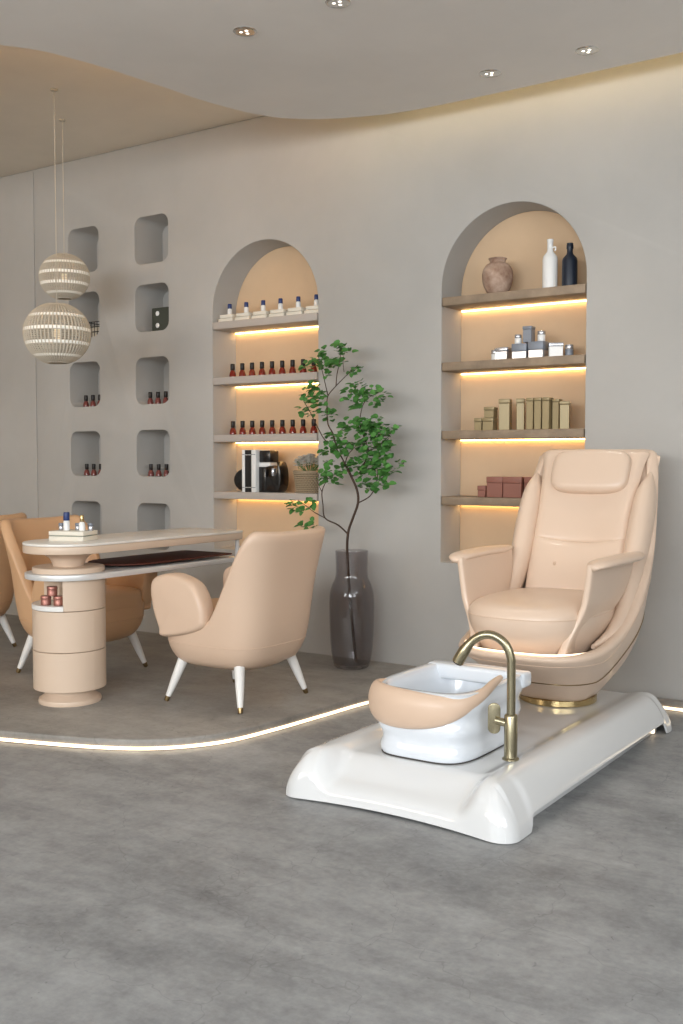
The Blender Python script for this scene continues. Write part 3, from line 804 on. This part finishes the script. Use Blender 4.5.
clusters = [(341, 343, 5, 5), (338, 350, 6, 7), (345, 352, 6, 6), (323, 350, 4, 4), (319, 354, 3, 3), (315, 362, 7, 10), (307, 368, 5, 5), (330, 364, 6, 9), (338, 363, 6, 8), (325, 372, 5, 5), (356, 370, 5, 6), (351, 374, 3, 3),
            (313, 385, 6, 8), (308, 393, 6, 8), (312, 402, 8, 14), (318, 400, 7, 10), (303, 412, 5, 6), (314, 412, 5, 6), (328, 412, 5, 6), (331, 418, 4, 4), (322, 392, 4, 5),
            (358, 384, 5, 6), (356, 392, 6, 10), (361, 398, 7, 14), (366, 392, 6, 8), (348, 390, 3, 4), (377, 390, 5, 5), (383, 396, 5, 6), (376, 403, 4, 4), (342, 398, 3, 3), (355, 407, 4, 5),
            (344, 425, 6, 9), (345, 432, 6, 8), (356, 425, 7, 12), (366, 424, 8, 14), (376, 422, 8, 14), (384, 430, 7, 10), (392, 430, 4, 5), (371, 434, 9, 18), (360, 437, 7, 10), (382, 440, 8, 14),
            (332, 438, 6, 9), (338, 444, 7, 10), (330, 448, 6, 9), (340, 452, 6, 9), (348, 445, 6, 8), (326, 452, 4, 5), (358, 447, 5, 7), (374, 448, 9, 18), (386, 448, 7, 10), (384, 458, 8, 14), (372, 460, 9, 16), (362, 456, 5, 6),
            (345, 462, 7, 8), (350, 466, 5, 5), (330, 462, 4, 5), (328, 472, 6, 9), (325, 478, 5, 7), (336, 476, 4, 5), (340, 472, 3, 3), (334, 482, 4, 4),
            (370, 470, 7, 10), (378, 470, 7, 10), (362, 472, 5, 6), (386, 474, 5, 6), (395, 468, 5, 6), (398, 464, 3, 3), (366, 485, 6, 8), (372, 488, 5, 5), (360, 485, 4, 4), (384, 486, 4, 4), (390, 484, 3, 3), (382, 480, 5, 5),
            (292, 504, 5, 7), (296, 510, 4, 5), (308, 501, 5, 5), (303, 511, 4, 4), (313, 507, 3, 3), (300, 525, 3, 4), (310, 524, 5, 5)]
bm = B(); rnd = random.Random(11)
def leaf(c, s, ax, tilt):
    Rm = Euler((tilt[0], 0, radians(34))).to_matrix() @ Euler((0, tilt[1]*.6, 0)).to_matrix() @ Euler((0, 0, ax)).to_matrix()
    n = 10; out_ = []
    for i in range(n):
        a = 2*pi*i/n; r = s*(.92+.08*cos(3*a))
        x = r*cos(a)*(1.08 if cos(a) > 0 else .95); y = r*sin(a)*.88
        if i == n//2: x *= .75
        z = abs(y)*.30-.10*x*x/s
        out_.append(bm.verts.new(c+Rm @ Vector((x+s, y, z))))
    m0 = bm.verts.new(c+Rm @ Vector((s, 0, 0)))
    for i in range(n): bm.faces.new((m0, out_[i], out_[(i+1) % n]))
for px, py, rr, n in clusters:
    for i in range(int(n*1.6)):
        a = rnd.uniform(0, 2*pi); q = rr*sqrt(rnd.random())
        p = at(px+q*cos(a), py+q*sin(a)*.9, 4.86+rnd.uniform(-.07, .07))-base
        leaf(p, rnd.uniform(.015, .0235), rnd.uniform(0, 2*pi), (rnd.uniform(-.3, 1.1), rnd.uniform(-.9, .3)))
f = put('leaves', bm, M_leaf, t, ang=80); f['kind'] = 'stuff'

# ------------------------------------------------------------------ pedicure station
PXc, PY0, PL, PWd = -1.832, 2.975, 1.81, .456      # centre x, front y, length, half width
t = thing('pedicure_platform', 'glossy white moulded base carrying the pedicure chair, tub and faucet', 'platform', (PXc, PY0, 0))
bm = B(); NU, NV = 90, 150
def vmap(v): return (1-cos(pi*v))/2
G = []
cr = .085
for j in range(NV+1):
    row = []
    for i in range(NU+1):
        x = PWd*sin(pi/2*(2*i/NU-1)); y = PL*(vmap(j/NV)*.7+.3*j/NV)
        # rounded corners
        for sx in (-1, 1):
            for yc, sy in ((cr, -1), (PL-cr, 1)):
                dx = (x-sx*(PWd-cr))*sx; dy = (y-yc)*sy
                if dx > 0 and dy > 0:
                    m_ = max(dx, dy); l = sqrt(dx*dx+dy*dy)
                    x = sx*(PWd-cr)+sx*dx*m_/l; y = yc+sy*dy*m_/l
                    break
        ax = abs(x)
        # distances to the outline
        dx = PWd-ax; dyf = y; dyb = PL-y
        if dx < cr and dyf < cr: d_f = cr-sqrt((cr-dx)**2+(cr-dyf)**2); ds = db = d_f; df = d_f
        elif dx < cr and dyb < cr: db = cr-sqrt((cr-dx)**2+(cr-dyb)**2); ds = df = db
        else: ds, df, db = dx, dyf, dyb
        sh = sstep(.25, .345, ax)
        wf = .13
        ws, wb = .10, .10
        def pr(d, w, p=2.2):
            u = max(0, min(1, d/w)); return (1-(1-u)**p)**(1/p)
        top = .15+.024*sh*(1-.35*sstep(.3, 1.6, y))
        e = min(pr(ds, ws), pr(df, wf, 2.2), pr(db, wb))
        foot = max(1-sstep(.17, .21, y), sstep(PL-.17, PL-.13, y))
        zb = .055*(1-foot) if ax > PWd-.12 else 0.
        zb = .055*(1-foot)*sstep(.2, .4, ax)+.008*(1-sstep(0, .2, y))*(1-(x/PWd)**2)
        ec = min(pr(ds, ws), pr(db, wb), .44*pr(df, .06)+.56*sstep(.02, .20, df))
        sc = 1-sstep(.24, .34, ax)
        e = e*(1-sc)+min(e, ec)*sc
        z = zb+(top-zb)*e
        yy = y+.045*(1-(x/PWd)**2)*(1-sstep(0, .4, y))
        flare = 1.02-.06*sstep(0, .15, z)*(ax/PWd)
        row.append(bm.verts.new((x*flare, yy, z+.002)))
    G.append(row)
for j in range(NV):
    for i in range(NU):
        try: bm.faces.new((G[j][i], G[j][i+1], G[j+1][i+1], G[j+1][i]))
        except ValueError: pass
loop = G[0][:]+[G[j][NU] for j in range(1, NV+1)]+G[NV][:NU][::-1]+[G[j][0] for j in range(NV-1, 0, -1)]
loop2 = [bm.verts.new((v.co.x*.985, (v.co.y-PL/2)*.993+PL/2, v.co.z)) for v in loop]
n = len(loop)
for i in range(n): bm.faces.new((loop[i], loop[(i+1) % n], loop2[(i+1) % n], loop2[i]))
bmesh.ops.remove_doubles(bm, verts=bm.verts[:], dist=1e-5)
put('moulded_base', bm, M_white, t, ang=60)
bm = B(); rbox(bm, (0, PL/2+.06, .04), (PWd*2-.09, PL-.36, .078), .004, 2); put('recessed_plinth', bm, M_white, t)
for s in (-1, 1):
    bm = B(); rbox(bm, (s*(PWd-.06), PL-.19, .030), (.05, .02, .045), .002, 1); o = put('under_glow', bm, M_ledf, t); o['label'] = 'small warm light under the base edge'

# tub
TBX, TBY, TBZ = -1.848, 3.49, .1525
t = thing('foot_tub', 'glossy white foot tub with rippled sides on the moulded base', 'foot bath', (TBX, TBY, TBZ))
bm = B(); Rr = []
for k in range(26):
    z = .245*k/25; u = k/25
    hx = .185+.028*u+.006*sin(u*pi*5.5)*(1-.3*u); hy = .285+.012*u+.006*sin(u*pi*5.5)
    Rr.append(sellring(hx, hy, 0, z, 4.2, 96))
hx, hy = .213, .297
for dx, z in ((.002, .249), (.006, .252), (.03, .252), (.035, .248), (.038, .235)): Rr.append(sellring(hx-dx, hy-dx, 0, z, 4.2, 96))
for k in range(8):
    u = (k+1)/8; Rr.append(sellring(hx-.04-.025*u, hy-.04-.03*u, 0, .235-.17*u, 4-.5*u, 96))
Rr.append(sellring(.10, .2, 0, .055, 3, 96))
rings(bm, Rr); put('basin', bm, M_tub, t, ang=60)
bm = B(); rbox(bm, (.0, .225, .226), (.430, .08, .060), .014, 4); put('rear_ledge', bm, M_tub, t)
bm = B(); rbox(bm, (.06, .215, .18), (.03, .03, .03), .01, 3); put('jet_fitting', bm, M_tub, t)
bm = B(); tube(bm, sellring(.1875, .2875, 0, .003, 4.2, 96)+[sellring(.1875, .2875, 0, .003, 4.2, 96)[0]], .0028, 6, up=(0, 0, 1)); put('gasket', bm, M_grey, t)
# foot pad
pth = crom([(-.190, -.135, .222), (-.195, -.19, .205), (-.175, -.250, .192), (-.10, -.290, .186), (.0, -.302, .186), (.10, -.288, .192), (.168, -.24, .208), (.200, -.15, .236), (.204, -.06, .262), (.204, .0, .274)], 6)
rad = crom1([.030, .056, .070, .074, .070, .056, .036, .022, .016, .010], 6)
fl = crom1([.5, .5, .5, .48, .46, .5, .6, .8, .95, 1], 6)
bm = B(); tube(bm, pth, rad, 24, up=(0, 0, 1), flat=fl); put('foot_pad', bm, M_leath, t, ang=80)

# faucet
FX, FY, FZ = -1.530, 3.335, .1455
t = thing('tall_faucet', 'brushed champagne gooseneck faucet with flat lever on the moulded base', 'faucet', (FX, FY, FZ+.03), radians(12))
bm = B(); lathe(bm, [(.030, 0), (.030, .004), (.026, .007), (.0235, .008), (.0235, .155), (.021, .160), (.0175, .162)], n=32); put('body', bm, M_faucet, t)
arc = [(0, 0, .130), (0, 0, .315), (-.003, 0, .365), (-.024, 0, .410), (-.066, 0, .436), (-.110, 0, .432), (-.150, 0, .402), (-.180, 0, .358), (-.194, 0, .332)]
Q = crom(arc, 6); rr = [.0155]*len(Q)
for i in range(len(Q)):
    if i > len(Q)-14: rr[i] = .0155+.0062*min(1, (i-(len(Q)-14))/5)
bm = B(); tube(bm, Q, rr, 20); put('spout', bm, M_faucet, t)
bm = B(); tube(bm, [Q[-1]+(Q[-1]-Q[-2]).normalized()*.0005, Q[-1]+(Q[-1]-Q[-2]).normalized()*.006], [.018, .017], 20); put('aerator', bm, M_grey, t)
bm = B(); tube(bm, [(-.018, 0, .128), (-.056, -.006, .136)], .014, 18); put('valve_stub', bm, M_faucet, t)
bm = B(); prism(bm, rrect(-.022, .086, .022, .196, .021, 6), 'x', -.066, -.056, .003, 3)
bmesh.ops.rotate(bm, verts=bm.verts[:], cent=(-.06, 0, .09), matrix=Matrix.Rotation(radians(100), 3, 'Z')); put('lever', bm, M_faucet, t)

# pedicure chair -------------------------------------------------------------
CX, CY, CZ = -1.79, 4.40, .153
t = thing('pedicure_chair', 'peach leather pedicure armchair with headrest on the white base', 'chair', (CX, CY, CZ))
def Z(z): return z-CZ
bm = B(); lathe(bm, [(.168, .0), (.172, .004), (.172, .026), (.168, .030), (.12, .030)], n=56); put('gold_base_ring', bm, M_gold, t)
plan = spl([(.183, .160, .165, .0), (.25, .215, .240, -.02), (.33, .275, .330, -.05), (.42, .325, .430, -.105), (.50, .345, .455, -.095), (.62, .355, .44, -.04), (.80, .358, .39, .07), (1.0, .350, .34, .16), (1.18, .342, .30, .235), (1.30, .338, .28, .285)], 6)
N = 160; th = .05; cols = []
def rimz(syn):
    return lerp(RT, syn)[0]
RT = spl([(-1.2, .425), (-.8, .427), (-.4, .445), (-.0, .495), (.25, .58), (.42, .72), (.54, .93), (.63, 1.12), (.71, 1.225), (.79, 1.258), (1.05, 1.262)], 8)
for i in range(N):
    a = 2*pi*(i+.5)/N; ca, sa = cos(a), sin(a); e = 2/3.1
    cxn = math.copysign(abs(ca)**e, ca); syn = math.copysign(abs(sa)**e, sa)
    rim = rimz(syn)+.0
    col = []
    for k in range(25):
        z = .184+(rim-.184)*k/24; hx, hy, cy = lerp(plan, z); col.append((hx*cxn, cy+hy*syn, Z(z)))
    hx, hy, cy = lerp(plan, rim)
    for q in (30, 60, 90, 120, 150):
        s = .5*th*(1-cos(radians(q))); col.append(((hx-s)*cxn, cy+(hy-s)*syn, Z(rim)+.02*sin(radians(q))))
    for k in range(15):
        z = rim+(.39-rim)*k/14; hx, hy, cy = lerp(plan, z); col.append(((hx-th)*cxn, cy+(hy-th)*syn, Z(z)))
    cols.append(col)
bm = B(); rings(bm, [[c[k] for c in cols] for k in range(len(cols[0]))]); put('outer_shell', bm, M_leath2, t, ang=70)
def hoop(z0, z1, name, m, r=.003, off=.0005):
    """line round the shell; z0 at the front, z1 at the back"""
    pts = []
    for i in range(121):
        a = 2*pi*i/120; ca, sa = cos(a), sin(a); e = 2/3.1
        cxn = math.copysign(abs(ca)**e, ca); syn = math.copysign(abs(sa)**e, sa)
        z = z0+(z1-z0)*sstep(-.5, 1.1, syn); hx, hy, cy = lerp(plan, z); pts.append(((hx+off)*cxn, cy+(hy+off)*syn, Z(z)))
    bm = B(); tube(bm, pts, r, 6, up=(0, 0, 1)); return put(name, bm, m, t)
hoop(.285, .60, 'gold_pinstripe', M_goldd, .0032)
hoop(.395, .80, 'rim_seam', M_leath, .0018, .0)
bm = B(); tube(bm, [((lerp(plan, z)[0])*.80, lerp(plan, z)[2]-lerp(plan, z)[1]*.775, Z(z)) for z in [.19+.02*k for k in range(12)]], .0014, 6); put('front_seam', bm, M_seam, t)
# seat light and seat
bm = B(); Q = []
sr = sellring(.298, .425, -.103, Z(.4470), 3.1, 100); sr2 = sellring(.280, .325, -.048, Z(.4995), 2.7, 100)
pts = [Vector(p) for p in sr if p[1] < -.12]; tube(bm, pts, .0035, 6, up=(0, 0, 1)); o = put('seat_light', bm, M_ledf, t); o['label'] = 'thin warm light line under the seat'
bm = B(); Rs = []
for z, s in spl([(.415, .76), (.425, .80), (.47, .88), (.53, .97), (.572, 1.0), (.600, .99), (.624, .93), (.640, .80), (.650, .55), (.654, .2)], 4):
    Rs.append(sellring(.272*s, .365*s+.0, -.180, Z(z), 2.8, 80))
rings(bm, Rs); put('seat_cushion', bm, M_leath2, t, ang=80)
bm = B(); r_ = sellring(.2722, .3655, -.180, Z(.584), 2.8, 80); tube(bm, r_+[r_[0]], .0022, 6, up=(0, 0, 1)); put('seat_seam', bm, M_leath, t)
# backrest: curved padded slab
def slab(rows, depth, name, m, nx=26, bulge=.02, curve=.05, sag=0., top=True):
    """rows: (z, halfwidth, y) ; front surface towards -y"""
    bm = B(); Rg = []; SG = lambda u, v: sag*(1-u*u)*((v if top else 1-v)**2)
    for r_i, (z, hw, y) in enumerate(rows):
        v = r_i/(len(rows)-1); ev = (1-abs(2*v-1)**8)**.5 if 0 < v < 1 else .02
        ring = []
        for i in range(nx+1):
            u = -1+2*i/nx; eu = (1-abs(u)**6)**.5 if abs(u) < 1 else 0.
            ring.append((hw*u, y-curve*(u*u-1)*-1*0-curve*u*u-depth*eu*ev-bulge*(1-u*u)*(1-(2*v-1)**2)*ev, Z(z)-SG(u, v)))
        for i in range(nx-1, 0, -1):
            u = -1+2*i/nx; ring.append((hw*u, y-curve*u*u+.012, Z(z)-SG(u, v)))
        Rg.append(ring)
    rings(bm, Rg); return put(name, bm, m, t, ang=75)
rows = spl([(.57, .222, .165), (.64, .226, .190), (.72, .229, .225), (.80, .230, .262), (.865, .230, .290), (.88, .230, .297)], 5)
lum = slab(rows, .055, 'lumbar_cushion', M_leath2, bulge=.03, curve=.045, sag=.035)
bm = B(); sell(bm, (-.085, .152, Z(.75)), (.007, .006, .011), 1, 1, 14, 8); put('button', bm, M_leath, lum)
rows = spl([(.868, .230, .29), (.89, .232, .300), (1.0, .234, .350), (1.11, .240, .400), (1.20, .250, .445), (1.262, .262, .480), (1.27, .24, .485)], 5)
slab(rows, .055, 'backrest', M_leath2, bulge=.02, curve=.045, sag=.035, top=False)
rows = spl([(.90, .285, .330), (1.0, .292, .375), (1.10, .298, .425), (1.20, .302, .470), (1.245, .302, .492), (1.252, .29, .496)], 5)
slab(rows, .035, 'back_liner', M_leath2, bulge=.0, curve=.02)
bm = B(); sell(bm, (.012, .362, Z(1.168)), (.190, .060, .112), .5, .4, 56, 20, Euler((radians(-24), 0, 0))); hr = put('headrest', bm, M_leath2, t, ang=80)
for s in (-1, 1):
    P = crom([(s*.255, -.25, Z(.452)), (s*.285, -.10, Z(.49)), (s*.286, .03, Z(.555)), (s*.280, .13, Z(.65)), (s*.274, .21, Z(.78)), (s*.276, .285, Z(.93)), (s*.277, .355, Z(1.07)), (s*.280, .42, Z(1.17))], 6)
    bm = B(); tube(bm, P, crom1([.012, .035, .048, .062, .072, .075, .064, .014], 6), 22, up=(0, 1, 0), flat=crom1([.8, .9, .8, .72, .72, .72, .7, .6], 6)); put('side_bolster', bm, M_leath2, t, ang=80)
    # arm panel
    tab = spl([(.440, -.455, -.385), (.47, -.445, -.290), (.52, -.425, -.150), (.58, -.410, -.035), (.66, -.402, .055), (.74, -.402, .105), (.806, -.405, .115)], 5)
    Rp = []; nz = 30
    for k in range(-2, nz+3):
        z = .440+(.806-.440)*max(0, min(nz, k))/nz; ins = {-2: .014, -1: .005, nz+1: .004, nz+2: .012}.get(k, 0.)
        zz = z+{-2: -.006, -1: -.004, nz+1: .003, nz+2: .005}.get(k, 0.)
        yf, yb = lerp(tab, z); yf += ins; yb -= ins
        xc = .264+.030*sstep(.55, .85, z)-.070*(1-sstep(.42, .66, z)); hx_ = .0185-ins*.6
        yc, hy_ = (yf+yb)/2, (yb-yf)/2; ring = []
        for q in range(44):
            a = 2*pi*q/44; e = .35
            ca = math.copysign(abs(cos(a))**(e if abs(cos(a)) > 0 else 1), cos(a)); sa = math.copysign(abs(sin(a))**e, sin(a))
            ring.append((s*(xc+hx_*sa), yc+hy_*ca if abs(ca) < .999 else yc+hy_*ca, Z(zz)))
        Rp.append(ring)
    bm = B(); rings(bm, Rp)
    put('arm_panel', bm, M_leath2, t, ang=60)
    bm = B()
    padp = crom([(s*.305, -.405, Z(.795)), (s*.315, -.35, Z(.808)), (s*.325, -.18, Z(.812)), (s*.322, .02, Z(.812)), (s*.312, .13, Z(.815))], 6)
    tube(bm, padp, crom1([.010, .019, .020, .019, .012], 6), 22, up=(0, 0, 1), flat=crom1([2.2, 2.7, 3.0, 3.0, 2.4], 6)); put('arm_pad', bm, M_leath2, t, ang=80)

# ------------------------------------------------------------------ light
def area(name, loc, rot, sx, sy, power, col):
    d = bpy.data.lights.new(name, 'AREA'); d.shape = 'RECTANGLE'; d.size = sx; d.size_y = sy; d.energy = power; d.color = col
    o = bpy.data.objects.new(name, d); o.location = loc; o.rotation_euler = rot; COL.objects.link(o); return o
area('daylight_rear_wide', ((RH[1][0]+RH[1][1])/2, YB+.02, 2.27), (radians(90), 0, 0), 6.2, 1.45, 350, (.93, .97, 1))
area('warm_fill_rear_narrow', ((RH[0][0]+RH[0][1])/2, YB+.02, 2.25), (radians(90), 0, 0), 2.7, 1.4, 80, (1, .84, .64))  # amber fill added at the narrow opening to warm the left wall
area('daylight_side', (XR-.02, -.1, 2.25), (radians(90), 0, radians(90)), 4.8, 1.4, 120, (.95, .98, 1))
for i, (x, y, lab) in enumerate(DL):
    d = bpy.data.lights.new('spotlight_beam', 'SPOT'); d.energy = 14; d.spot_size = radians(80); d.spot_blend = .7; d.color = (1, .93, .84); d.shadow_soft_size = .04
    o = bpy.data.objects.new('spotlight_beam', d); o.location = (x, y, 3.08); COL.objects.link(o)
w = bpy.data.worlds.new('sky'); SC.world = w; w.use_nodes = True
bg = w.node_tree.nodes['Background']; bg.inputs[0].default_value = (.75, .85, 1, 1); bg.inputs[1].default_value = 1.0

# ------------------------------------------------------------------ camera
cd = bpy.data.cameras.new('camera'); cam = bpy.data.objects.new('camera', cd); COL.objects.link(cam)
cd.sensor_fit = 'VERTICAL'; cd.sensor_height = 36; cd.lens = F_/1024*36
cam.location = CAM; cam.rotation_euler = (radians(90)+PITCH, 0, YAW)
SC.camera = cam
SC.view_settings.view_transform = 'Standard'; SC.view_settings.look = 'None'
SC.view_settings.exposure = 0.0; SC.view_settings.gamma = 1.0; SC.view_settings.use_curve_mapping = False
